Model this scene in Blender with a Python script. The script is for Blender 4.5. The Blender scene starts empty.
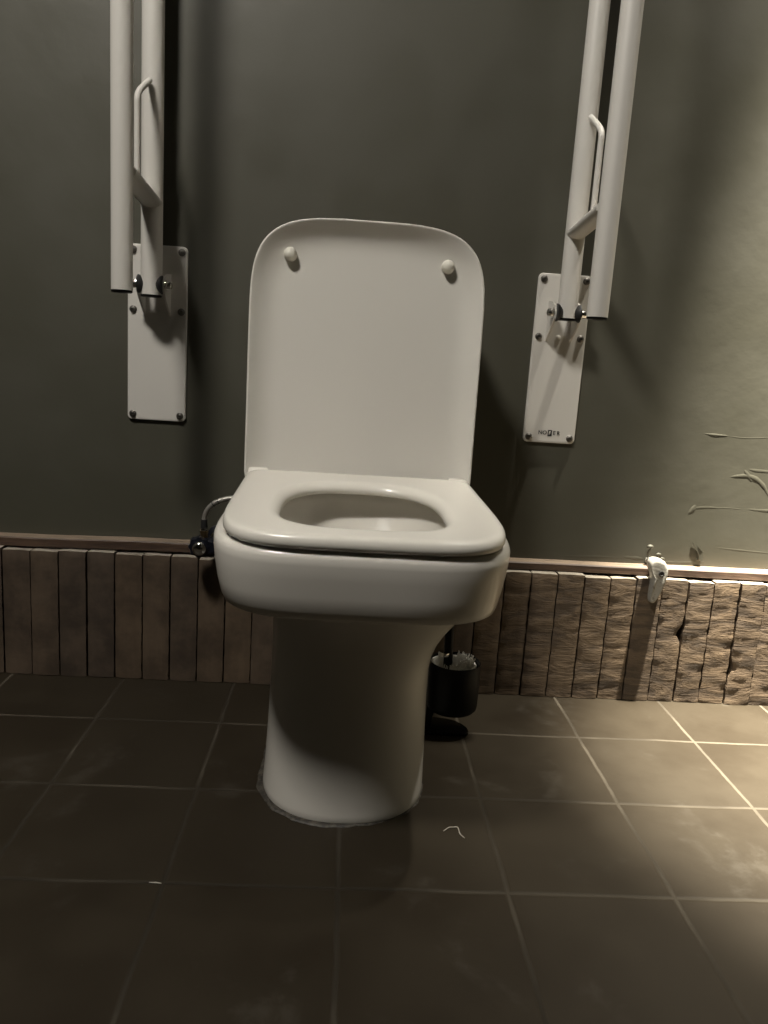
import bpy, bmesh, math, random
from mathutils import Vector, Matrix, noise
random.seed(7)
scene = bpy.context.scene
COL = scene.collection
PI = math.pi

# ------------------------------------------------------------------ helpers
def link(o):
    COL.objects.link(o)
    return o

def obj(name, bm, mat, parent=None, smooth=True, angle=40):
    """link a bmesh (world coordinates) as one mesh object"""
    bmesh.ops.remove_doubles(bm, verts=bm.verts, dist=1e-6)
    bmesh.ops.recalc_face_normals(bm, faces=bm.faces)
    me = bpy.data.meshes.new(name)
    off = Vector((0, 0, 0))
    if parent is not None:
        p = parent
        while p is not None:
            off += p.location
            p = p.parent
    else:
        xs = [v.co for v in bm.verts]
        lo = Vector([min(c[i] for c in xs) for i in range(3)])
        hi = Vector([max(c[i] for c in xs) for i in range(3)])
        off = Vector(((lo.x + hi.x) / 2, (lo.y + hi.y) / 2, lo.z))
    for v in bm.verts:
        v.co -= off
    for f in bm.faces:
        f.smooth = smooth
    if smooth:
        for e in bm.edges:
            if len(e.link_faces) == 2 and e.calc_face_angle(0) > math.radians(angle):
                e.smooth = False
    bm.to_mesh(me)
    bm.free()
    o = bpy.data.objects.new(name, me)
    if mat:
        me.materials.append(mat)
    if parent is not None:
        o.parent = parent
    else:
        o.location = off
    return link(o)

def thing(name, loc, label, cat, group=None):
    o = bpy.data.objects.new(name, None)
    o.empty_display_size = .05
    o.location = loc
    return tag(link(o), label, cat, group)

def tag(o, label, cat, group=None):
    o['label'] = label
    o['category'] = cat
    if group:
        o['group'] = group
    return o

def struct(o, label=None):
    o['kind'] = 'structure'
    if label:
        o['label'] = label
    return o

def smooth(a, b, t):
    t = max(0., min(1., (t - a) / (b - a)))
    return t * t * (3 - 2 * t)

def box(bm, lo, hi, bevel=0, seg=2):
    r = bmesh.ops.create_cube(bm, size=1)
    vs = r['verts']
    for v in vs:
        v.co = Vector([lo[i] + (v.co[i] + .5) * (hi[i] - lo[i]) for i in range(3)])
    if bevel:
        es = list({e for v in vs for e in v.link_edges})
        bmesh.ops.bevel(bm, geom=es, offset=bevel, segments=seg, affect='EDGES', profile=.5)

def loft(bm, loops, cap0=False, cap1=False, closed=True):
    rows = [[bm.verts.new(p) for p in l] for l in loops]
    n = len(rows[0])
    for a, b in zip(rows, rows[1:]):
        for i in range(n if closed else n - 1):
            j = (i + 1) % n
            bm.faces.new((a[i], a[j], b[j], b[i]))
    for flag, row in ((cap0, rows[0]), (cap1, rows[-1])):
        if flag:
            c = bm.verts.new(sum((v.co for v in row), Vector()) / n)
            for i in range(n):
                bm.faces.new((row[i], row[(i + 1) % n], c))
    return rows

def tube(bm, pts, r, n=20, caps=True):
    """round tube along a list of points; r number or list"""
    pts = [Vector(p) for p in pts]
    rs = r if isinstance(r, (list, tuple)) else [r] * len(pts)
    T = []
    for i in range(len(pts)):
        a = pts[max(0, i - 1)]
        b = pts[min(len(pts) - 1, i + 1)]
        T.append((b - a).normalized())
    u = T[0].orthogonal().normalized()
    loops = []
    for p, t, rr in zip(pts, T, rs):
        u = (u - t * u.dot(t)).normalized()
        w = t.cross(u)
        loops.append([p + (u * math.cos(k * 2 * PI / n) + w * math.sin(k * 2 * PI / n)) * rr for k in range(n)])
    loft(bm, loops, caps, caps)

def lathe(bm, prof, origin, axis, n=28):
    """prof: (radius, distance along axis)"""
    axis = Vector(axis).normalized()
    u = axis.orthogonal().normalized()
    w = axis.cross(u)
    o = Vector(origin)
    loops = [[o + axis * h + (u * math.cos(k * 2 * PI / n) + w * math.sin(k * 2 * PI / n)) * max(r, 1e-5)
              for k in range(n)] for r, h in prof]
    loft(bm, loops, prof[0][0] > 1e-4, prof[-1][0] > 1e-4)

def spline(pts, n=8):
    """Catmull-Rom through pts"""
    P = [Vector(p) for p in pts]
    P = [P[0] * 2 - P[1]] + P + [P[-1] * 2 - P[-2]]
    out = []
    for i in range(1, len(P) - 2):
        for k in range(n):
            t = k / n
            a, b, c, d = P[i - 1:i + 3]
            out.append(.5 * ((2 * b) + (c - a) * t + (2 * a - 5 * b + 4 * c - d) * t * t + (3 * b - a - 3 * c + d) * t ** 3))
    out.append(P[-2])
    return out

def super_loop(cx, hwl, hwr, yc, df, db, nf, nb, z, n=96):
    """closed loop: superellipse front half (towards -y) and back half"""
    L = []
    for k in range(n):
        a = 2 * PI * k / n
        c, s = math.cos(a), math.sin(a)
        e = nf if s < 0 else nb
        rad = (abs(c) ** e + abs(s) ** e) ** (-1 / e)
        x, y = c * rad, s * rad
        L.append(Vector((cx + x * (hwr if x > 0 else hwl), yc + (y * db if y > 0 else y * df), z)))
    return L

# ------------------------------------------------------------------ materials
def mat(name, color, rough=.5, metal=0., spec=.5):
    m = bpy.data.materials.new(name)
    m.use_nodes = True
    b = m.node_tree.nodes['Principled BSDF']
    b.inputs['Base Color'].default_value = (*color, 1)
    b.inputs['Roughness'].default_value = rough
    b.inputs['Metallic'].default_value = metal
    b.inputs['Specular IOR Level'].default_value = spec
    return m

class NT:
    def __init__(s, m):
        s.t = m.node_tree
        s.b = s.t.nodes['Principled BSDF']
    def n(s, typ, **kw):
        x = s.t.nodes.new(typ)
        ins = kw.pop('ins', {})
        for k, v in kw.items():
            setattr(x, k, v)
        for k, v in ins.items():
            if isinstance(v, bpy.types.NodeSocket):
                s.t.links.new(v, x.inputs[k])
            else:
                x.inputs[k].default_value = v
        return x
    def math(s, op, a, b=0., c=0., clamp=False):
        x = s.n('ShaderNodeMath', operation=op, use_clamp=clamp)
        for i, v in enumerate((a, b, c)):
            if isinstance(v, bpy.types.NodeSocket):
                s.t.links.new(v, x.inputs[i])
            else:
                x.inputs[i].default_value = v
        return x.outputs[0]
    def noise(s, vec, scale, detail=4, rough=.55, dist=0.):
        return s.n('ShaderNodeTexNoise', ins={'Vector': vec, 'Scale': scale, 'Detail': detail, 'Roughness': rough, 'Distortion': dist}).outputs['Fac']
    def maprange(s, v, a, b, c=0., d=1., kind='SMOOTHSTEP'):
        return s.n('ShaderNodeMapRange', interpolation_type=kind, ins={'Value': v, 'From Min': a, 'From Max': b, 'To Min': c, 'To Max': d}).outputs[0]
    def mix(s, f, a, b, blend='MIX'):
        x = s.n('ShaderNodeMix', data_type='RGBA', blend_type=blend)
        for i, v in ((0, f), (6, a), (7, b)):
            if isinstance(v, bpy.types.NodeSocket):
                s.t.links.new(v, x.inputs[i])
            else:
                x.inputs[i].default_value = v if i == 0 else (*v, 1)
        return x.outputs[2]
    def set(s, k, v):
        if isinstance(v, bpy.types.NodeSocket):
            s.t.links.new(v, s.b.inputs[k])
        else:
            s.b.inputs[k].default_value = v
    def bump(s, h, strength, dist=.002, normal=None):
        x = s.n('ShaderNodeBump', ins={'Height': h, 'Strength': strength, 'Distance': dist})
        if normal is not None:
            s.t.links.new(normal, x.inputs['Normal'])
        s.t.links.new(x.outputs[0], s.b.inputs['Normal'])
        return x.outputs[0]
    def pos(s):
        return s.n('ShaderNodeNewGeometry').outputs['Position']

M = {}
M['ceramic'] = mat('glazed_ceramic', (.68, .655, .60), .16)
n = NT(M['ceramic']); h = n.noise(n.pos(), 9, 2); n.set('Roughness', n.maprange(h, .3, .7, .12, .24))
M['plastic'] = mat('seat_plastic', (.70, .675, .615), .24)
M['lidplastic'] = mat('lid_plastic', (.66, .64, .59), .34)
M['bumper'] = mat('bumper_rubber', (.70, .68, .60), .45)
M['whitepaint'] = mat('white_powder_coat', (.62, .60, .56), .42)
n = NT(M['whitepaint']); h = n.noise(n.pos(), 400, 2); n.bump(h, .08, .0006)
M['steel'] = mat('polished_steel', (.78, .76, .72), .18, 1.)
M['dullsteel'] = mat('dull_screw_metal', (.20, .19, .175), .42, 1.)
M['chrome'] = mat('chrome', (.75, .75, .74), .10, 1.)
M['brass'] = mat('worn_brass', (.30, .22, .12), .35, 1.)
M['blackplastic'] = mat('black_plastic', (.002, .002, .002), .42, 0, .16)
M['blackrubber'] = mat('black_rubber', (.012, .012, .012), .6)
M['navy'] = mat('navy_plastic', (.0035, .0045, .009), .4)
M['bristle'] = mat('white_bristles', (.75, .74, .70), .7)
M['ink'] = mat('black_print', (.015, .015, .015), .6)
M['hookpaint'] = mat('chipped_white_paint', (.44, .43, .39), .5)
n = NT(M['hookpaint']); p = n.pos()
f = n.maprange(n.noise(p, 160, 5, .7), .56, .64)
n.set('Base Color', n.mix(f, (.33, .32, .285), (.17, .155, .125))); n.bump(n.noise(p, 220, 4), .3, .001)
M['hose'] = mat('braided_steel_hose', (.52, .50, .46), .38, .7)
n = NT(M['hose']); p = n.pos()
w = n.n('ShaderNodeTexWave', wave_type='BANDS', bands_direction='DIAGONAL', ins={'Vector': p, 'Scale': 260, 'Distortion': 1.}).outputs['Fac']
n.bump(w, .4, .0006)

# painted plaster wall
M['wall'] = mat('dark_green_grey_paint', (.060, .060, .046), .52)
n = NT(M['wall']); p = n.pos()
big = n.noise(p, 1.7, 3, .5)
fine = n.noise(p, 55, 4, .6)
c = n.mix(n.maprange(big, .35, .65), (.067, .0645, .0475), (.076, .0738, .056))
n.set('Base Color', c)
n.set('Roughness', n.maprange(n.noise(p, 6, 3), .3, .7, .42, .6))
h = n.math('ADD', n.math('MULTIPLY', n.noise(p, 7, 3), 1.6), n.math('MULTIPLY', fine, .25))
n.bump(h, .22, .004)
M['ceil'] = mat('ceiling_paint', (.10, .10, .085), .8)

# floor tiles: 20 cm squares, lighter joints
M['floor'] = mat('dark_floor_tile', (.04, .035, .028), .45, 0, .15)
n = NT(M['floor']); p = n.pos()
wob = n.n('ShaderNodeTexNoise', ins={'Vector': p, 'Scale': 9., 'Detail': 3.}).outputs['Color']
sep = n.n('ShaderNodeSeparateXYZ', ins={0: p})
sw = n.n('ShaderNodeSeparateColor', ins={0: wob})
X = n.math('ADD', sep.outputs[0], n.math('MULTIPLY', n.math('SUBTRACT', sw.outputs[0], .5), .006))
Y = n.math('ADD', sep.outputs[1], n.math('MULTIPLY', n.math('SUBTRACT', sw.outputs[1], .5), .006))
def joint(v, off):
    q = n.math('DIVIDE', n.math('ADD', v, 10. - off), .2)
    fr = n.math('FRACT', q)
    d = n.math('MULTIPLY', n.math('MINIMUM', fr, n.math('SUBTRACT', 1., fr)), .2)
    return d, n.math('FLOOR', q)
dx, ix = joint(X, .0094)
dy, iy = joint(Y, -.1737)
d = n.math('MINIMUM', dx, dy)
rough_edge = n.math('ADD', d, n.math('MULTIPLY', n.math('SUBTRACT', n.noise(p, 70, 4, .7), .5), .0025))
g = n.maprange(rough_edge, .0014, .0034, 1., 0.)
cell = n.n('ShaderNodeCombineXYZ', ins={0: ix, 1: iy})
rnd = n.n('ShaderNodeTexWhiteNoise', noise_dimensions='3D', ins={'Vector': cell.outputs[0]}).outputs['Value']
t1 = n.noise(p, 5.5, 5, .6)
t2 = n.noise(p, 38, 5, .65)
base = n.mix(n.maprange(t1, .3, .7), (.0170, .0126, .0074), (.0250, .0195, .0120))
base = n.mix(n.math('MULTIPLY', rnd, .35), base, (.029, .0236, .0160))
stain = n.math('MULTIPLY', n.maprange(n.noise(p, 7.5, 5, .6, .6), .57, .68), n.maprange(t2, .35, .65))
base = n.mix(n.math('MULTIPLY', stain, .24), base, (.070, .063, .052))
speck = n.maprange(n.noise(p, 190, 2), .76, .80)
base = n.mix(n.math('MULTIPLY', speck, .4), base, (.10, .095, .08))
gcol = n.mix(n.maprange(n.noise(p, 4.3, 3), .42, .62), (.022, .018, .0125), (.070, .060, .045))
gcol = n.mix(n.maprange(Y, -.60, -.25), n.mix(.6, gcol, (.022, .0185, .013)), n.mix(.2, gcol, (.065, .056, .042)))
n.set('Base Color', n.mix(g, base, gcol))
n.set('Roughness', n.math('ADD', n.maprange(t1, .3, .7, .50, .62), n.math('MULTIPLY', g, .3)))
hh = n.math('ADD', n.math('MULTIPLY', n.maprange(d, .0, .005), .8), n.math('MULTIPLY', t2, .16))
n.bump(hh, .4, .002)

# reclaimed boards
M['boards'] = mat('reclaimed_boards', (.12, .085, .055), .7)
n = NT(M['boards']); p = n.pos()
tone = n.n('ShaderNodeAttribute', attribute_name='tone').outputs['Fac']
saw = n.n('ShaderNodeAttribute', attribute_name='saw').outputs['Fac']
mp = n.n('ShaderNodeMapping', ins={'Vector': p, 'Scale': (1., 1., 3.6)}).outputs[0]
rings = n.noise(mp, 11, 7, .68, 1.2)
grainv = n.n('ShaderNodeMapping', ins={'Vector': p, 'Scale': (1., 1., 9.)}).outputs[0]
gr = n.noise(grainv, 45, 4, .6)
long_ = n.noise(n.n('ShaderNodeMapping', ins={'Vector': p, 'Scale': (6., 1., .6)}).outputs[0], 20, 4, .6)
blot = n.noise(p, 16, 5, .65)
dark = n.mix(n.maprange(blot, .3, .7), (.034, .025, .019), (.084, .062, .045))
lite = n.mix(n.maprange(blot, .3, .7), (.066, .044, .027), (.132, .091, .055))
c = n.mix(tone, dark, lite)
sw_ = n.math('MULTIPLY', n.maprange(rings, .38, .60), saw)
c = n.mix(n.math('MULTIPLY', sw_, .5), c, (.165, .118, .072))
c = n.mix(n.math('MULTIPLY', n.math('MULTIPLY', n.maprange(rings, .50, .38), saw), .75), c, (.055, .040, .027))
c = n.mix(n.math('MULTIPLY', n.maprange(long_, .35, .65), .18), c, (.05, .035, .024))
lit_top = n.n('ShaderNodeAttribute', attribute_name='lit_top').outputs['Fac']
c = n.mix(n.math('MULTIPLY', lit_top, n.maprange(blot, .25, .6, .35, 1.)), c, (.30, .27, .22))  # overhead light on the whitish board tops, painted into their colour
n.set('Base Color', c)
n.set('Roughness', .62)
hh = n.math('ADD', n.math('MULTIPLY', n.math('MULTIPLY', rings, 1.6), saw), n.math('MULTIPLY', n.math('MULTIPLY', gr, .35), saw))
n.bump(hh, .6, .0035)
M['boardback'] = mat('dark_gap_backing', (.01, .008, .006), .9)

M['rail'] = mat('brown_timber_rail', (.13, .075, .045), .55)
n = NT(M['rail']); p = n.pos()
mp = n.n('ShaderNodeMapping', ins={'Vector': p, 'Scale': (1., 8., 14.)}).outputs[0]
gr = n.noise(mp, 14, 5, .65, .3)
c = n.mix(n.maprange(gr, .3, .7), (.038, .022, .015), (.100, .061, .039))
c = n.mix(n.math('MULTIPLY', n.maprange(n.noise(p, 11, 4), .55, .7), .5), c, (.03, .018, .012))
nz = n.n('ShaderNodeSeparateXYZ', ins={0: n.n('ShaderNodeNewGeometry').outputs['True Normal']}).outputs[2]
c = n.mix(n.math('MULTIPLY', n.maprange(nz, .75, .95), n.maprange(gr, .2, .6, .4, .9)), c, (.26, .20, .145))  # upward face painted paler, as the light from above brightens it
n.set('Base Color', c)
n.bump(gr, .3, .002)
M['seal'] = mat('dirty_sealant', (.15, .135, .11), .6)
n = NT(M['seal']); p = n.pos()
n.set('Base Color', n.mix(n.maprange(n.noise(p, 120, 4, .7), .42, .58), (.014, .012, .009), (.060, .052, .040)))
n.bump(n.noise(p, 150, 4), .5, .002)

# ------------------------------------------------------------------ camera
F_PX = 784.55
cam = bpy.data.cameras.new('camera')
cam.sensor_fit = 'VERTICAL'
cam.sensor_height = 36
cam.lens = F_PX / 1024 * 36
cam.clip_start = .02
co = link(bpy.data.objects.new('camera', cam))
Rr = Vector((0.9970590290110638, -0.04195388269683176, 0.06413395663901571))
Uu = Vector((-0.054793978443898106, 0.19483033641620776, 0.9793052434957331))
Ff = Vector((0.05358089765769415, 0.9799392898228991, -0.19195852590491497))
mw = Matrix.Identity(4)
for i in range(3):
    mw[i][0], mw[i][1], mw[i][2] = Rr[i], Uu[i], -Ff[i]
mw[0][3], mw[1][3], mw[2][3] = -0.00944, -1.38178, 0.6052
co.matrix_world = mw
scene.camera = co

# ------------------------------------------------------------------ the room
XL, XR, YB, ZC = -1.25, 1.35, -2.5, 2.55
W = .03                                     # plane of the painted wall

bm = bmesh.new()
box(bm, (XL - .1, YB - .1, -.1), (XR + .1, .14, 0))
struct(obj('floor', bm, M['floor'], smooth=False), 'dark brown square floor tiles with pale joints')
bm = bmesh.new()
box(bm, (XL - .1, YB - .1, ZC), (XR + .1, .1, ZC + .1))
struct(obj('ceiling', bm, M['ceil'], smooth=False))
for nm, lo, hi in (('wall_left', (XL - .1, YB, 0), (XL, W, ZC)), ('wall_right', (XR, YB, 0), (XR + .1, W, ZC)),
                   ('wall_front', (XL - .1, YB - .1, 0), (XR + .1, YB, ZC))):
    bm = bmesh.new()
    box(bm, lo, hi)
    struct(obj(nm, bm, M['wall'], smooth=False))

# back wall, with the torn and filled plaster on its right side
bm = bmesh.new()
box(bm, (XL - .1, W, 0), (XR + .1, W + .1, ZC))
def ridge(pts, r, flat=.08):
    P = spline(pts, 5)
    k = len(P)
    b2 = bmesh.new()
    rs = [r * (math.sin(PI * (i + .35) / (k + .3)) ** .6) * (1 + .5 * noise.noise(P[i] * 90)) for i in range(k)]
    tube(b2, P, rs, 8)
    for v in b2.verts:
        v.co.y = W + v.co.y * flat
    me = bpy.data.meshes.new('t'); b2.to_mesh(me); b2.free()
    bm.from_mesh(me); bpy.data.meshes.remove(me)
ridge([(.645, 0, .5075), (.667, 0, .506), (.688, 0, .506)], .0024, .2)
ridge([(.682, 0, .506), (.722, 0, .504), (.775, 0, .508)], .0014)
ridge([(.705, 0, .431), (.722, 0, .433), (.739, 0, .434), (.757, 0, .428), (.772, 0, .416), (.785, 0, .397)], .0045, .11)
ridge([(.730, 0, .445), (.738, 0, .436), (.747, 0, .425)], .0045, .11)
ridge([(.738, 0, .447), (.755, 0, .445), (.80, 0, .444)], .003)
ridge([(.636, 0, .364), (.652, 0, .369), (.675, 0, .371), (.692, 0, .371)], .0024)
ridge([(.690, 0, .371), (.712, 0, .372), (.735, 0, .371)], .0014)
ridge([(.748, 0, .372), (.775, 0, .371), (.83, 0, .371)], .0028)
ridge([(.636, 0, .357), (.643, 0, .365), (.648, 0, .374)], .005, .12)
ridge([(.700, 0, .295), (.755, 0, .292), (.83, 0, .289)], .0018)
ridge([(.525, 0, .268), (.545, 0, .267), (.562, 0, .266)], .0035)   # filler smeared above the rail
ridge([(.40, 0, .263), (.46, 0, .265), (.52, 0, .266)], .0022)
ridge([(.600, 0, .262), (.640, 0, .263), (.680, 0, .266)], .0022)
ridge([(.569, -.003, .270), (.568, -.008, .280), (.5675, -.014, .290)], .0036, 1.)
for k, (x, z, r) in enumerate(((.5675, .293, .0052), (.590, .276, .0045), (.598, .268, .004), (.668, .271, .004))):
    rr = bmesh.ops.create_icosphere(bm, subdivisions=2, radius=r)
    for v in rr['verts']:
        v.co = Vector((v.co.x * 1.2 + x, v.co.y * (.8 if k == 0 else .35) + W - (.012 if k == 0 else .001), v.co.z * .8 + z))
# a flake of render standing off the wall
pts = [(.650, .304), (.658, .300), (.6655, .294), (.671, .286), (.673, .277), (.672, .2685), (.666, .271), (.664, .281), (.659, .291)]
f0 = [bm.verts.new((x, W - .001, z)) for x, z in pts]
f1 = [bm.verts.new((x, W - .003 - .004 * (x > .662), z)) for x, z in pts]
bm.faces.new(f1)
for i in range(len(pts)):
    j = (i + 1) % len(pts)
    bm.faces.new((f0[i], f0[j], f1[j], f1[i]))
struct(obj('wall_back', bm, M['wall'], smooth=True, angle=50), 'dark green-grey painted wall with torn plaster low on the right')

# dado of short reclaimed boards
bm = bmesh.new()
tl = bm.faces.layers.float.new('tone')
sl = bm.faces.layers.float.new('saw')
dl = bm.faces.layers.float.new('lit_top')
tones_left = {0: .30, 1: .36, 2: .12, 3: .04, 4: .62, 5: .48, 6: .22, 7: .55, 8: .70, 9: .30}
x = -.604 - .0491 * 13
k = -13
while x < XR - .06:
    wd = .0491 + (.0145 if -.02 < x < .028 else 0)
    w0, w1 = x + .0010 + random.uniform(0, .0010), x + wd - .0008 - random.uniform(0, .0010)
    right = smooth(.15, .42, x)
    zt = .2340 + random.uniform(-.0018, .0024) + .004 * right
    yf = -.0125 - random.uniform(0, .0030)
    tone = tones_left.get(k, random.uniform(.1, .7))
    if x > .2:
        tone = random.choice((.28, .45, .6, .75, .38))
    nx, nz = 6, 34
    zb = .0012
    rows = []
    sd = random.uniform(0, 99)
    for j in range(nz + 1):
        t = j / nz
        z = zb + (zt - zb) * t
        je = (.0007 + .0012 * right)
        a = w0 + je * noise.noise((sd, z * 60, 0))
        b = w1 + je * noise.noise((sd + 9, z * 60, 0))
        if abs(x - .6085) < .022:                     # bite out of the edge of one board
            b -= .010 * math.exp(-((z - .135) / .012) ** 2)
        if abs(x - .7565) < .022:
            a += .007 * math.exp(-((z - .075) / .012) ** 2)
        row = []
        for i in range(nx + 1):
            u = i / nx
            xx = a + (b - a) * u
            e = min(u, 1 - u)
            yy = yf + .0022 * (1 - smooth(0, .18, e)) + (.0004 + .0010 * right) * noise.noise((xx * 30, sd, z * 110))
            if j == nz:
                yy += .0010
            zz = z + (.0012 * noise.noise((xx * 45, sd, 3)) - .0012 * (1 - smooth(0, .2, e)) if j >= nz - 1 else 0)
            row.append(Vector((xx, yy, zz)))
        rows.append(row)
    g = [[bm.verts.new(p) for p in r] for r in rows]
    fs = []
    for j in range(nz):
        for i in range(nx):
            fs.append(bm.faces.new((g[j][i], g[j][i + 1], g[j + 1][i + 1], g[j + 1][i])))
    bk = [[bm.verts.new((r[i].co.x, W - .001, r[i].co.z)) for i in (0, nx)] for r in g]
    for j in range(nz):
        fs.append(bm.faces.new((bk[j][0], g[j][0], g[j + 1][0], bk[j + 1][0])))
        fs.append(bm.faces.new((g[j][nx], bk[j][1], bk[j + 1][1], g[j + 1][nx])))
    fs.append(bm.faces.new([v for v in g[nz]] + [bk[nz][1], bk[nz][0]]))
    for f in fs:
        f[tl] = tone
        f[sl] = .12 + .88 * right
    fs[-1][dl] = 1.
    x += wd
    k += 1
dado = struct(obj('baseboard_back', bm, M['boards'], smooth=True, angle=45), 'row of short reclaimed upright boards along the foot of the wall')

# timber rail capping the boards
bm = bmesh.new()
loops = []
N = 120
for i in range(N + 1):
    x = XL + (XR - XL) * i / N
    def pw(T):
        for (xa, za), (xb, zb_) in zip(T, T[1:]):
            if x <= xb:
                return za + (zb_ - za) * smooth(xa, xb, x)
        return T[-1][1]
    z1 = pw(((-1.3, .251), (-.61, .252), (-.3, .2565), (.32, .2545), (.79, .257), (1.4, .257))) + .0007 * noise.noise((x * 9, 0, 0))
    z0 = pw(((-1.3, .235), (-.61, .235), (-.3, .239), (.32, .2405), (.79, .242), (1.4, .242))) + .0007 * noise.noise((x * 7, 5, 0))
    yf = .0035 + .0008 * noise.noise((x * 14, 9, 0))
    loops.append([Vector((x, W - .0005, z0)), Vector((x, yf + .001, z0)), Vector((x, yf, z0 + .0015)), Vector((x, yf, z1 - .002)), Vector((x, yf + .002, z1)), Vector((x, W - .0005, z1 + .0010))])
loft(bm, loops, True, True)
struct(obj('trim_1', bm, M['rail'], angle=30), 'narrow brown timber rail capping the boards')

# ------------------------------------------------------------------ toilet
TX = .0180
toilet = thing('toilet', (TX, -.30, 0), 'white ceramic toilet with its lid raised and seat down', 'toilet')

def tilt(p, k=.042):
    """rim and seat rise slightly towards the wall"""
    return k * (p.y + .56)

def section(z, cx, hl, hr, yf, yc, yb, nf, nb):
    L = super_loop(cx, hl, hr, yc, yc - yf, yb - yc, nf, nb, z, 112)
    for p in L:
        w = smooth(.30, .37, z)
        p.z += w * tilt(p)
        if z > .2:
            p.x = TX + (p.x - TX) * (1 - .26 * smooth(-.24, -.14, p.y))
    return L

# (z, centre, half width left, right, front y, widest y, back y, front exponent, back exponent)
S = [
    (.000, .0125, .1130, .1145, -.4470, -.330, -.036, 2.25, 9),
    (.004, .0125, .1145, .1160, -.4485, -.330, -.036, 2.25, 9),
    (.012, .0125, .1140, .1155, -.4480, -.330, -.036, 2.25, 9),
    (.050, .0130, .1125, .1140, -.4480, -.330, -.036, 2.3, 9),
    (.100, .0135, .1110, .1120, -.4490, -.330, -.036, 2.35, 9),
    (.150, .0140, .1105, .1098, -.4500, -.330, -.036, 2.4, 9),
    (.190, .0145, .1105, .1096, -.4510, -.330, -.036, 2.4, 9),
    (.212, .0150, .1107, .1125, -.4520, -.330, -.036, 2.4, 9),
    (.232, .0155, .1110, .1190, -.4540, -.335, -.036, 2.4, 9),
    (.250, .0160, .1115, .1290, -.4570, -.340, -.036, 2.4, 9),
    (.268, .0165, .1130, .1410, -.4620, -.345, -.036, 2.5, 9),
    (.284, .0170, .1180, .1520, -.4700, -.350, -.036, 2.6, 9),
    (.2985, .0180, .1300, .1590, -.4820, -.355, -.036, 2.8, 9),
    (.3055, .0180, .1480, .1625, -.5080, -.360, -.036, 3.2, 9),
    (.3085, .0180, .1580, .1650, -.5270, -.365, -.036, 3.6, 9),
    (.3115, .0180, .1640, .1680, -.5390, -.370, -.036, 3.9, 9),
    (.3160, .0180, .1680, .1700, -.5460, -.370, -.036, 4.1, 9),
    (.3240, .0180, .1710, .1718, -.5498, -.370, -.036, 4.2, 9),
    (.342, .0180, .1750, .1750, -.5530, -.370, -.036, 4.3, 9),
    (.362, .0180, .1780, .1780, -.5560, -.370, -.036, 4.3, 9),
    (.379, .0180, .1796, .1797, -.5585, -.370, -.036, 4.3, 9),
    (.387, .0180, .1795, .1796, -.5583, -.370, -.037, 4.3, 9),
    (.3915, .0180, .1780, .1780, -.5565, -.370, -.039, 4.3, 9),
    (.3940, .0180, .1750, .1752, -.5530, -.370, -.043, 4.3, 9),
    (.3945, .0180, .1700, .1705, -.5485, -.370, -.050, 4.3, 9),
]
loops = [section(*a) for a in S]
I = [  # inside of the bowl
    (.3945, .0165, .1180, .1180, -.5220, -.400, -.235, 3.2, 2.6),
    (.3915, .0165, .1130, .1130, -.5170, -.400, -.240, 3.2, 2.6),
    (.382, .0165, .1110, .1110, -.5140, -.400, -.243, 3.2, 2.6),
    (.364, .0165, .1085, .1085, -.5110, -.400, -.254, 3.1, 2.6),
    (.345, .0165, .1050, .1050, -.5070, -.400, -.268, 3.0, 2.5),
    (.320, .0165, .0970, .0970, -.4800, -.395, -.290, 2.8, 2.4),
    (.290, .0165, .0820, .0820, -.4450, -.385, -.318, 2.5, 2.3),
    (.260, .0165, .0620, .0620, -.4220, -.380, -.338, 2.3, 2.2),
    (.235, .0165, .0380, .0380, -.4020, -.375, -.350, 2.1, 2.1),
]
for a in I:
    L = super_loop(a[1], a[2], a[3], a[5], a[5] - a[4], a[6] - a[5], a[7], a[8], a[0], 112)
    for p in L:
        p.z += smooth(.30, .37, a[0]) * tilt(p)
    loops.append(L)
bm = bmesh.new()
loft(bm, loops, True, True)
obj('pan', bm, M['ceramic'], toilet, angle=60)

# ragged sealant around the foot
bm = bmesh.new()
prof = []
for r, z in ((-.003, .0005), (-.003, .0022), (.0008, .0024), (.0030, .0016), (.0042, .0004)):
    L = super_loop(.0125, .1135 + r, .115 + r, -.33, .1185 + r, .25, 2.25, 9, z, 160)
    for k, p in enumerate(L):
        leftness = smooth(.09, -.06, p.x)
        rag = (.0045 * noise.noise((p.x * 40, p.y * 40, 2)) + .002 * noise.noise((p.x * 130, p.y * 130, 2)) + .0055 * (leftness - .35)) if r > 0 else 0
        d = (p - Vector((.0125, -.33, z))).normalized()
        p += Vector((d.x, d.y, 0)) * rag
    prof.append(L)
loft(bm, prof)
obj('floor_sealant', bm, M['seal'], toilet, angle=60)['label'] = 'dirty grey sealant bead around the foot'

# cistern between lid and wall
bm = bmesh.new()
loops = []
for z, hw, d in ((.405, .138, .046), (.409, .142, .049), (.50, .146, .050), (.70, .149, .051), (.712, .149, .051), (.7135, .152, .054), (.735, .152, .054), (.741, .149, .051), (.742, .14, .045)):
    loops.append([Vector((p.x, p.y, z)) for p in super_loop(TX - .004, hw, hw, -.083, d, d, 7, 7, z, 80)])
loft(bm, loops, True, True)
obj('cistern', bm, M['ceramic'], toilet, angle=50)

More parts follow.
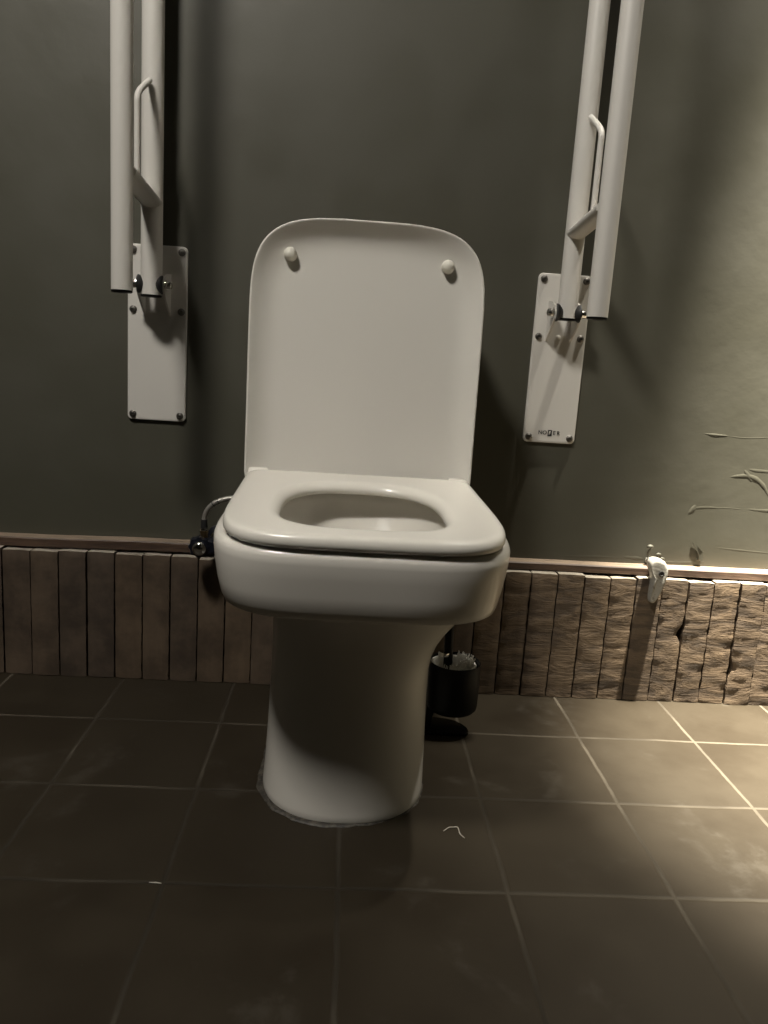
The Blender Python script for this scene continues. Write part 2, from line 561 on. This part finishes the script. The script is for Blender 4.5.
# seat: a ring with rounded edges, resting on the rim
SEAT_Z = .3965
def seat_map(L):
    out = []
    for p in L:
        q = p.copy()
        wtaper = 1 - .015 * smooth(-.48, -.20, p.y)
        q.x = TX + .001 + (p.x - TX) * wtaper - (p.y + .47) * .020
        q.z = SEAT_Z + p.z + .048 * (p.y + .56)
        out.append(q)
    return out
def souter(d, z):
    return seat_map(super_loop(TX, .1700 - d, .1700 - d, -.36, .1995 - d, .160 - d, 4.7, 16, z, 144))
def sinner(d, z):
    return seat_map(super_loop(TX - .001, .1025 + d, .1025 + d, -.410, .0990 + d, .134 + d, 3.1, 2.7, z, 144))
T_ = .0170
loops = []
for d, z in ((.014, 0.0010), (.005, .0), (.0015, .0018), (.0, .005), (.0, .0090), (.0010, .0128), (.0030, .0152), (.0060, .0165), (.0095, T_), (.013, T_), (.022, T_)):
    loops.append(souter(d, z))
for d, z in ((.022, T_), (.016, T_), (.0125, .0168), (.0085, .0158), (.0045, .0135), (.0015, .0100), (.0, .0060), (.0012, .0022), (.005, .0004), (.012, .0010)):
    loops.append(sinner(d, z))
loops.append(loops[0])
bm = bmesh.new()
loft(bm, loops)
obj('seat', bm, M['plastic'], toilet, angle=70)

# lid, standing open and leaning back: local (x, u up the lid, w out of its inner face)
LB = Vector((TX - .0060, -.1895, .4030))
ud = Vector((0, .105, .9945)).normalized()
wd_ = Vector((0, -ud.z, ud.y))
def lid_pt(x, u, w):
    return LB + Vector((x, 0, 0)) + ud * u + wd_ * w
def lid_loop(d, w, nf=3.9, n=144):
    out = []
    uc = .244
    for k in range(n):
        a = 2 * PI * k / n
        c, s = math.cos(a), math.sin(a)
        e = nf if s > 0 else 34
        rad = (abs(c) ** e + abs(s) ** e) ** (-1 / e)
        x, y = c * rad, s * rad
        u = uc + (y * (.155 - d) if y > 0 else y * (uc - d * .6))
        hw = .1715 - d + .003 * smooth(.0, .30, u)
        if u > .235:
            hw -= 0
        out.append(lid_pt(x * hw, u, w))
    return out
bm = bmesh.new()
loops = []
for d, w in ((.10, -.0080), (.03, -.008), (.012, -.0075), (.004, -.005), (.0005, .001), (.0, .010), (.0, .0195), (.0005, .0220), (.0017, .0230), (.0030, .0226)):
    loops.append(lid_loop(d, w))
for d, w in ((.0050, .0208), (.0085, .0175), (.0130, .0132), (.0190, .0086), (.0260, .0048), (.033, .0024), (.041, .0011), (.050, .0006), (.10, .0005)):
    loops.append(lid_loop(d, w, 3.9 - 6 * (d - .004)))
loft(bm, loops, True, True)
lid = obj('lid', bm, M['lidplastic'], toilet, angle=70)
# two stubby bumpers near the top corners
for bx, bu in ((-.1185, .346), (.1175, .344)):
    bm = bmesh.new()
    lathe(bm, [(.0098, 0), (.0098, .004), (.0094, .010), (.0082, .0135), (.0052, .0158), (.0, .0164)], lid_pt(bx, bu, .0008), wd_)
    obj('bumper', bm, M['bumper'], lid)
# faint embossed oval mark
bm = bmesh.new()
ring = [lid_pt(-.002 + .009 * math.cos(t), .300 + .0045 * math.sin(t), .0004) for t in [i * 2 * PI / 28 for i in range(29)]]
tube(bm, ring, .00028, 6, False)
tube(bm, [lid_pt(-.0075, .300, .0006), lid_pt(.0035, .300, .0004)], .00028, 6)
obj('embossed_mark', bm, M['lidplastic'], lid)
# hinges
for sx in (-1, 1):
    bm = bmesh.new()
    x0 = TX - .0050 + sx * .1555
    lathe(bm, [(.0, -.0145), (.0065, -.0145), (.0075, -.0130), (.0075, .0130), (.0065, .0145), (.0, .0145)],
          (x0 - sx * .004, -.2015, .4245), (1, 0, 0), 24)
    box(bm, (x0 - .0125, -.203, .405), (x0 + .0085, -.186, .424), .003)
    obj('hinge', bm, M['plastic'], toilet)

# ------------------------------------------------------------------ fold-up grab rails
def grab_rail(px, sgn, label, z0, z1, x0, x1, zr, zf, r_rear, r_front, lettering=False):
    """sgn: +1 when the rod side faces right; px tube axis x"""
    t = thing('grab_rail', (px, W, z0), label, 'grab rail', 'fold-up grab rails either side of the toilet')
    # wall plate with rounded corners
    bm = bmesh.new()
    def rr(d, y):
        L = []
        r = .008
        for cx, cz, a0 in ((x1 - r, z1 - r, 0), (x0 + r, z1 - r, 90), (x0 + r, z0 + r, 180), (x1 - r, z0 + r, 270)):
            for q in range(7):
                a = math.radians(a0 + q * 15)
                L.append(Vector((cx + (r - d) * math.cos(a), y, cz + (r - d) * math.sin(a))))
        return L
    loft(bm, [rr(.0, W - .0003), rr(0, W - .0042), rr(.0006, W - .0052), rr(.002, W - .0056), rr(.0045, W - .0056), rr(.006, W - .0056)], True, True)
    plate = obj('wall_plate', bm, M['whitepaint'], t, angle=35)
    for sx in (x0 + .0095, x1 - .0095):
        for sz in (z1 - .0097, z1 - .108, z0 + .0097):
            bm = bmesh.new()
            lathe(bm, [(.0062, -.001), (.0062, .0010), (.0054, .0016), (.0050, .0016)], (sx, W - .0056, sz), (0, -1, 0), 20)
            lathe(bm, [(.0046, .0), (.0046, .0030), (.0038, .0042), (.0022, .0047), (.0020, .0030), (.0, .0030)], (sx, W - .0056, sz), (0, -1, 0), 16)
            obj('screw', bm, M['dullsteel'], plate, angle=30)
    bm = bmesh.new()
    lathe(bm, [(.0045, 0), (.0045, .0010), (.003, .0018), (0, .0019)], (px, W - .0056, z1 - .108), (0, -1, 0), 16)
    obj('plug', bm, M['whitepaint'], plate)
    if lettering:
        def txt(body, x, size, m, y):
            cu = bpy.data.curves.new('txt', 'FONT')
            cu.body = body
            cu.size = size
            cu.extrude = .0002
            cu.offset = .00015
            cu.space_character = 1.45
            tmp = bpy.data.objects.new('txt', cu)
            COL.objects.link(tmp)
            bpy.context.view_layer.update()
            me = bpy.data.meshes.new_from_object(tmp.evaluated_get(bpy.context.evaluated_depsgraph_get()))
            b = bmesh.new(); b.from_mesh(me)
            bpy.data.objects.remove(tmp); bpy.data.curves.remove(cu); bpy.data.meshes.remove(me)
            wmax = max(v.co.x for v in b.verts); wmin = min(v.co.x for v in b.verts)
            for v in b.verts:
                v.co = Vector((v.co.x - wmin + x, W + y - v.co.z, v.co.y + z0 + .0150))
            return b, wmax - wmin
        b = bmesh.new()
        xx = .3305
        for word, xx in (('N', .3370), ('O', .3446), ('E', .3640), ('R', .3710)):
            b2, _ = txt(word, xx, .0098, None, -.0058)
            me = bpy.data.meshes.new('t'); b2.to_mesh(me); b2.free(); b.from_mesh(me); bpy.data.meshes.remove(me)
        box(b, (.3540, W - .0060, z0 + .0122), (.3617, W - .0052, z0 + .0232))
        lt = obj('lettering', b, M['ink'], plate, smooth=False)
        lt['label'] = 'small black printed lettering'
        b2, _ = txt('F', .3560, .0090, None, -.0062)
        obj('white_letter', b2, M['whitepaint'], lt, smooth=False)
    yr, yfr, R, RF = W - .0465, W - .2185, r_rear, r_front
    # hinge ears of the bracket and the bolt through them
    zb = .700
    for s in (-1, 1):
        bm = bmesh.new()
        xe = px + s * .0215
        out = [(W - .004, .722), (W - .034, .719), (W - .050, .712), (W - .056, .702), (W - .054, .690), (W - .042, .678), (W - .004, .652)]
        loops = [[Vector((xe + dx, y, z)) for y, z in out] for dx in (-.0016, .0016)]
        loft(bm, loops, True, True)
        obj('bracket_ear', bm, M['whitepaint'], t, angle=30)
    for s in (-1, 1):
        bm = bmesh.new()
        lathe(bm, [(.0090, 0), (.0090, .0015), (.0070, .0016), (.0070, .0070), (.0062, .0095), (.0040, .0112), (.0, .0118)],
              (px + s * .0232, W - .047, zb), (s, 0, 0), 12)
        obj('bolt', bm, M['steel'], t, angle=30)
    for s in (-1, 1):
        bm = bmesh.new()
        lathe(bm, [(.0, -.0105), (.005, -.0095), (.0125, -.0035), (.0150, .0), (.0150, .0012), (0, .0012)], (px + s * .0185, W - .0540, zb), (s, 0, 0), 24)
        obj('bush', bm, M['blackrubber'], t, angle=50)
    # one continuous bent tube: rear leg up, over the top, down the front leg
    bm = bmesh.new()
    ztop = 1.40
    P = [(px, yr, zr), (px, yr, zr + .012), (px, yr, zr + .03)] + [(px, yr, zr + .03 + (ztop - zr - .03) * i / 8) for i in range(1, 9)]
    cy, rad = (yr + yfr) / 2, (yr - yfr) / 2
    for i in range(1, 20):
        a = PI * i / 20
        P.append((px, cy + rad * math.cos(a), ztop + rad * math.sin(a)))
    P += [(px, yfr, ztop - (ztop - zf) * i / 10) for i in range(0, 11)]
    tube(bm, P, [R + (RF - R) * smooth(11, 30, i) for i in range(len(P))], 32)
    obj('tube', bm, M['whitepaint'], t, angle=50)
    for y, z, r_ in ((yr, zr, R), (yfr, zf, RF)):
        bm = bmesh.new()
        lathe(bm, [(.0, .0002), (r_ - .0004, .0002), (r_ - .0004, -.0026), (r_ - .002, -.0036), (.0, -.0040)], (px, y, z), (0, 0, 1), 28)
        obj('end_cap', bm, M['blackplastic'], t, angle=40)
    # flattened cross strut between the two legs
    bm = bmesh.new()
    loops = []
    for i in range(13):
        y = yfr + .010 + (yr - yfr - .016) * i / 12
        z = .8430 - .014 * i / 12
        loops.append([Vector((px + (R - .0004) * math.cos(a), y, z + .0110 * math.sin(a))) for a in [q * 2 * PI / 24 for q in range(24)]])
    loft(bm, loops, True, True)
    obj('strut', bm, M['whitepaint'], t, angle=50)
    # bent rod welded to strut and rear leg
    bm = bmesh.new()
    tube(bm, spline([(px, -.108, .836), (px, -.108, .875), (px, -.108, .942), (px, -.1075, .961), (px, -.098, .972), (px, -.076, .985), (px, -.052, .998), (px, -.038, 1.005)], 6), .0047, 14)
    obj('rod', bm, M['whitepaint'], t, angle=50)
    return t

grab_rail(-.3450, 1, 'white fold-up grab rail raised on the wall left of the toilet', .472, .7685, -.3952, -.2946, .6835, .6775, .0174, .0152)
grab_rail(.3550, -1, 'white fold-up grab rail right of the toilet, its wall plate printed with small black letters', .474, .7685, .3103, .4043, .6915, .6855, .0166, .0158, True)

# ------------------------------------------------------------------ water supply
v = thing('angle_valve', (-.236, W, .255), 'small dark stop valve with chrome cap on the wall left of the toilet', 'valve')
bm = bmesh.new()
lathe(bm, [(.0, 0), (.020, 0), (.020, .003), (.013, .007), (.011, .008), (.011, .070), (.014, .071), (.014, .088), (.010, .094), (.0, .094)], (-.232, W - .0005, .268), (0, -1, 0))
lathe(bm, [(.009, 0), (.009, .018), (.0095, .020), (.0095, .024)], (-.232, -.045, .258), (1, 0, 0), 20)
obj('body', bm, M['navy'], v)
bm = bmesh.new()
loops = []
for r, h in ((.0, 0), (.0155, 0), (.0180, .002), (.0185, .006), (.0185, .014), (.0165, .018), (.0105, .0190)):
    loops.append([Vector((-.2500 + (r + (.0012 if r > .014 else 0) * math.cos(8 * a)) * math.cos(a), -.048 - h, .2680 + r * math.sin(a) + (.0012 if r > .014 else 0) * math.cos(8 * a) * math.sin(a))) for a in [q * 2 * PI / 48 for q in range(48)]])
loft(bm, loops, True, True)
kn = obj('knob', bm, M['navy'], v, angle=35)
bm = bmesh.new()
lathe(bm, [(.0, .0), (.0118, .0), (.0122, .002), (.0112, .0045), (.007, .0068), (.0, .0076)], (-.2490, -.0668, .2665), (0, -1, 0))
obj('cap', bm, M['chrome'], kn)
bm = bmesh.new()
lathe(bm, [(.0070, 0), (.0070, .010), (.0080, .0105), (.0080, .014), (.006, .0142)], (-.2440, -.052, .281), (0, 0, 1), 6)
obj('outlet_nut', bm, M['brass'], v, angle=20)
bm = bmesh.new()
tube(bm, spline([(-.229, -.058, .288), (-.222, -.062, .294), (-.215, -.064, .290), (-.212, -.064, .284)], 5), .0032, 10)
obj('lever', bm, M['chrome'], v)

h = thing('supply_hose', (-.2440, -.052, .295), 'braided steel hose curving from the valve to behind the toilet seat', 'hose')
P = spline([(-.2440, -.052, .297), (-.2440, -.053, .316), (-.2380, -.056, .333), (-.2240, -.060, .3470), (-.204, -.062, .3550), (-.182, -.064, .3575), (-.156, -.070, .361), (-.132, -.078, .378), (-.1205, -.083, .404)], 8)
bm = bmesh.new()
tube(bm, P, .0043, 14)
ho = obj('braid', bm, M['hose'], h)
bm = bmesh.new()
tube(bm, [(-.2440, -.052, .2955), (-.2440, -.0525, .304), (-.2440, -.053, .3150)], [.0058, .0060, .0052], 16)
obj('ferrule', bm, M['blackrubber'], h)
bm = bmesh.new()
lathe(bm, [(.0062, 0), (.0066, .0015), (.0062, .0032)], (-.2440, -.052, .2960), (0, 0, 1), 16)
obj('collar', bm, M['chrome'], h)
bm = bmesh.new()
for i in (22, 26):
    d = (P[i + 1] - P[i]).normalized()
    lathe(bm, [(.0044, -.0007), (.0050, -.0004), (.0050, .0004), (.0044, .0007)], P[i], d, 16)
obj('band', bm, M['blackrubber'], h)

# ------------------------------------------------------------------ toilet brush in its holder
CX, CY = .1905, -.165
b = thing('toilet_brush_holder', (CX, CY, 0), 'black toilet brush holder behind the right side of the toilet', 'brush holder')
bm = bmesh.new()
lathe(bm, [(.0, .039), (.030, .039), (.038, .0405), (.0415, .0445), (.0425, .051), (.0432, .085), (.0430, .121), (.0420, .1235), (.0405, .1235), (.0395, .121), (.0385, .085), (.037, .050), (.0, .048)], (CX, CY, 0), (0, 0, 1), 48)
obj('cup', bm, M['blackplastic'], b, angle=40)
bm = bmesh.new()
lathe(bm, [(.0383, .105), (.0388, .1185), (.0375, .1200), (.0350, .1195), (.0335, .112), (.033, .100)], (CX - .003, CY - .001, 0), (0, 0, 1), 40)
obj('liner', bm, M['bristle'], b)['label'] = 'pale rim inside the black cup'
bm = bmesh.new()
def slab(x0, x1, y0, y1, z0, z1, r):
    L = []
    for z, d in ((z0, 0), (z1 - .0015, 0), (z1, .0015)):
        loop = []
        for cx, cy, a0 in ((x1 - r, y1 - r, 0), (x0 + r, y1 - r, 90), (x0 + r, y0 + r, 180), (x1 - r, y0 + r, 270)):
            for q in range(6):
                a = math.radians(a0 + q * 18)
                loop.append(Vector((cx + (r - d) * math.cos(a), cy + (r - d) * math.sin(a), z)))
        L.append(loop)
    loft(bm, L, True, True)
slab(.135, .221, -.187, -.157, .0005, .006, .011)
tube(bm, [(.1525, -.172, .004), (.1535, -.171, .026), (.158, -.169, .050)], [.006, .006, .009], 14)
obj('foot', bm, M['blackplastic'], b, angle=40)

br = thing('toilet_brush', (CX - .014, CY - .004, .056), 'toilet brush with black handle and white bristles standing in the black holder', 'brush')
hx = CX - .012
bm = bmesh.new()
tube(bm, [(hx, CY - .006, .110), (hx - .001, CY - .002, .15), (hx - .003, CY + .012, .25), (hx - .004, CY + .022, .33)], [.0075, .0075, .0082, .0088], 16)
obj('handle', bm, M['blackplastic'], br)
bm = bmesh.new()
lathe(bm, [(.0, .0), (.0092, .0), (.0098, .003), (.0092, .006), (.0, .006)], (hx - .0085, CY - .006, .1345), (.1, .05, 1), 20)
obj('collar', bm, M['chrome'], br)
bm = bmesh.new()
rnd = random.Random(3)
lathe(bm, [(.0, .060), (.024, .062), (.028, .070), (.028, .100), (.024, .110), (.0, .111)], (CX - .002, CY, 0), (0, 0, 1), 30)
for k in range(420):
    a = rnd.uniform(0, 2 * PI)
    r0 = rnd.uniform(.006, .026)
    tip = Vector((CX + .004 + (r0 + rnd.uniform(.0, .006)) * math.cos(a), CY + (r0 + rnd.uniform(0, .006)) * math.sin(a), .119 + rnd.uniform(0, .014) * (1 if math.cos(a) > .1 else .2)))
    base_ = Vector((CX + r0 * math.cos(a), CY + r0 * math.sin(a), .100))
    tube(bm, [base_, (base_ + tip) / 2, tip], [.0011, .0010, .0006], 4)
obj('bristles', bm, M['bristle'], br, angle=60)

# ------------------------------------------------------------------ litter on the floor
M['lint'] = mat('pale_lint', (.30, .28, .24), .8)
bm = bmesh.new()
tube(bm, [Vector(p) for p in spline([[0.147, -0.455, 0.001], [0.155, -0.447, 0.001], [0.161, -0.446, 0.001], [0.167, -0.446, 0.001], [0.168, -0.46, 0.001], [0.173, -0.469, 0.001]], 5)], .0007, 8)
tag(obj('thread', bm, M['lint']), 'tiny pale curled thread on the floor tiles right of the toilet foot', 'thread')
bm = bmesh.new()
tube(bm, [Vector(p) for p in [[-0.206, -0.574, 0.001], [-0.199, -0.574, 0.001], [-0.192, -0.575, 0.001]]], [.0006, .0010, .0007], 8)
tag(obj('paper_scrap', bm, M['lint']), 'tiny pale scrap lying on a tile joint left of the toilet foot', 'scrap')

# ------------------------------------------------------------------ hook on the rail
hk = thing('wall_hook', (.568, -.025, .197), 'chipped white beak-shaped hook fixed over the timber rail right of the toilet', 'hook')
out = [(.551, .268), (.552, .276), (.557, .2815), (.568, .2815), (.578, .277), (.5845, .267), (.586, .257), (.585, .246), (.5825, .234), (.578, .216),
       (.573, .2025), (.568, .197), (.5625, .1985), (.561, .207), (.561, .220), (.561, .234), (.5595, .247), (.555, .258)]
hc = Vector((.5725, 0, .2560))
def hook_loop(d, y):
    c = Vector((.565, 0, .245))
    L = []
    for xx, zz in spline([(a, q, 0) for a, q in out] + [(out[0][0], out[0][1], 0)], 3)[:-1] and [(p.x, p.y) for p in spline([(a, q, 0) for a, q in out] + [(out[0][0], out[0][1], 0)], 3)[:-1]]:
        p = Vector((xx, 0, zz))
        p += (c - p).normalized() * d
        p.y = y + (.006 * smooth(.235, .195, zz) if y < -.029 else 0)
        L.append(p)
    return L
bm = bmesh.new()
loft(bm, [hook_loop(.0015, -.0140), hook_loop(0, -.0155), hook_loop(0, -.0300), hook_loop(.0010, -.0335), hook_loop(.0030, -.0355), hook_loop(.006, -.0360), hook_loop(.008, -.0360)], True, True)
# shank over the rail into the wall and the rounded head
tube(bm, spline([(.572, W - .001, .2635), (.571, .012, .2645), (.569, -.008, .266), (.568, -.020, .266)], 5), [.0065] * 16, 18)
body = obj('body', bm, M['hookpaint'], hk, angle=60)
bm = bmesh.new()
lathe(bm, [(.0050, 0), (.0050, .0016), (.0036, .0018), (.003, .0008), (.0, .0006)], (hc.x, -.0357, hc.z), (0, -1, 0), 18)
obj('screw', bm, M['blackrubber'], hk, angle=40)['label'] = 'dark screw in its hole'

# ------------------------------------------------------------------ light
def spot(name, loc, target, watts, size, blend, radius, color):
    l = bpy.data.lights.new(name, 'SPOT')
    l.energy = watts
    l.spot_size = math.radians(size)
    l.spot_blend = blend
    l.shadow_soft_size = radius
    l.color = color
    o = link(bpy.data.objects.new(name, l))
    o.location = loc
    o.rotation_euler = (Vector(target) - Vector(loc)).to_track_quat('-Z', 'Y').to_euler()
    return o
spot('downlight_key', (-.74, -1.30, 2.5), (-.05, -.3, .4), 200, 95, .8, .16, (1, .945, .86))
spot('downlight_wall', (.76, -.20, 2.5), (.98, -.29, 0), 5200, 31, 1., .03, (1, .92, .77))
spot('downlight_wall_wide', (.76, -.20, 2.5), (.86, -.27, 0), 380, 43, 1., .03, (1, .93, .80))
spot('downlight_wall_spill', (.76, -.20, 2.5), (.80, -.3, 0), 22, 100, 1., .03, (1, .94, .84))

w = bpy.data.worlds.new('world')
scene.world = w
w.use_nodes = True
w.node_tree.nodes['Background'].inputs[0].default_value = (.5, .5, .45, 1)
w.node_tree.nodes['Background'].inputs[1].default_value = .02

vs = scene.view_settings
vs.view_transform = 'Standard'
vs.look = 'None'
vs.exposure = 0
vs.gamma = 1
vs.use_curve_mapping = False
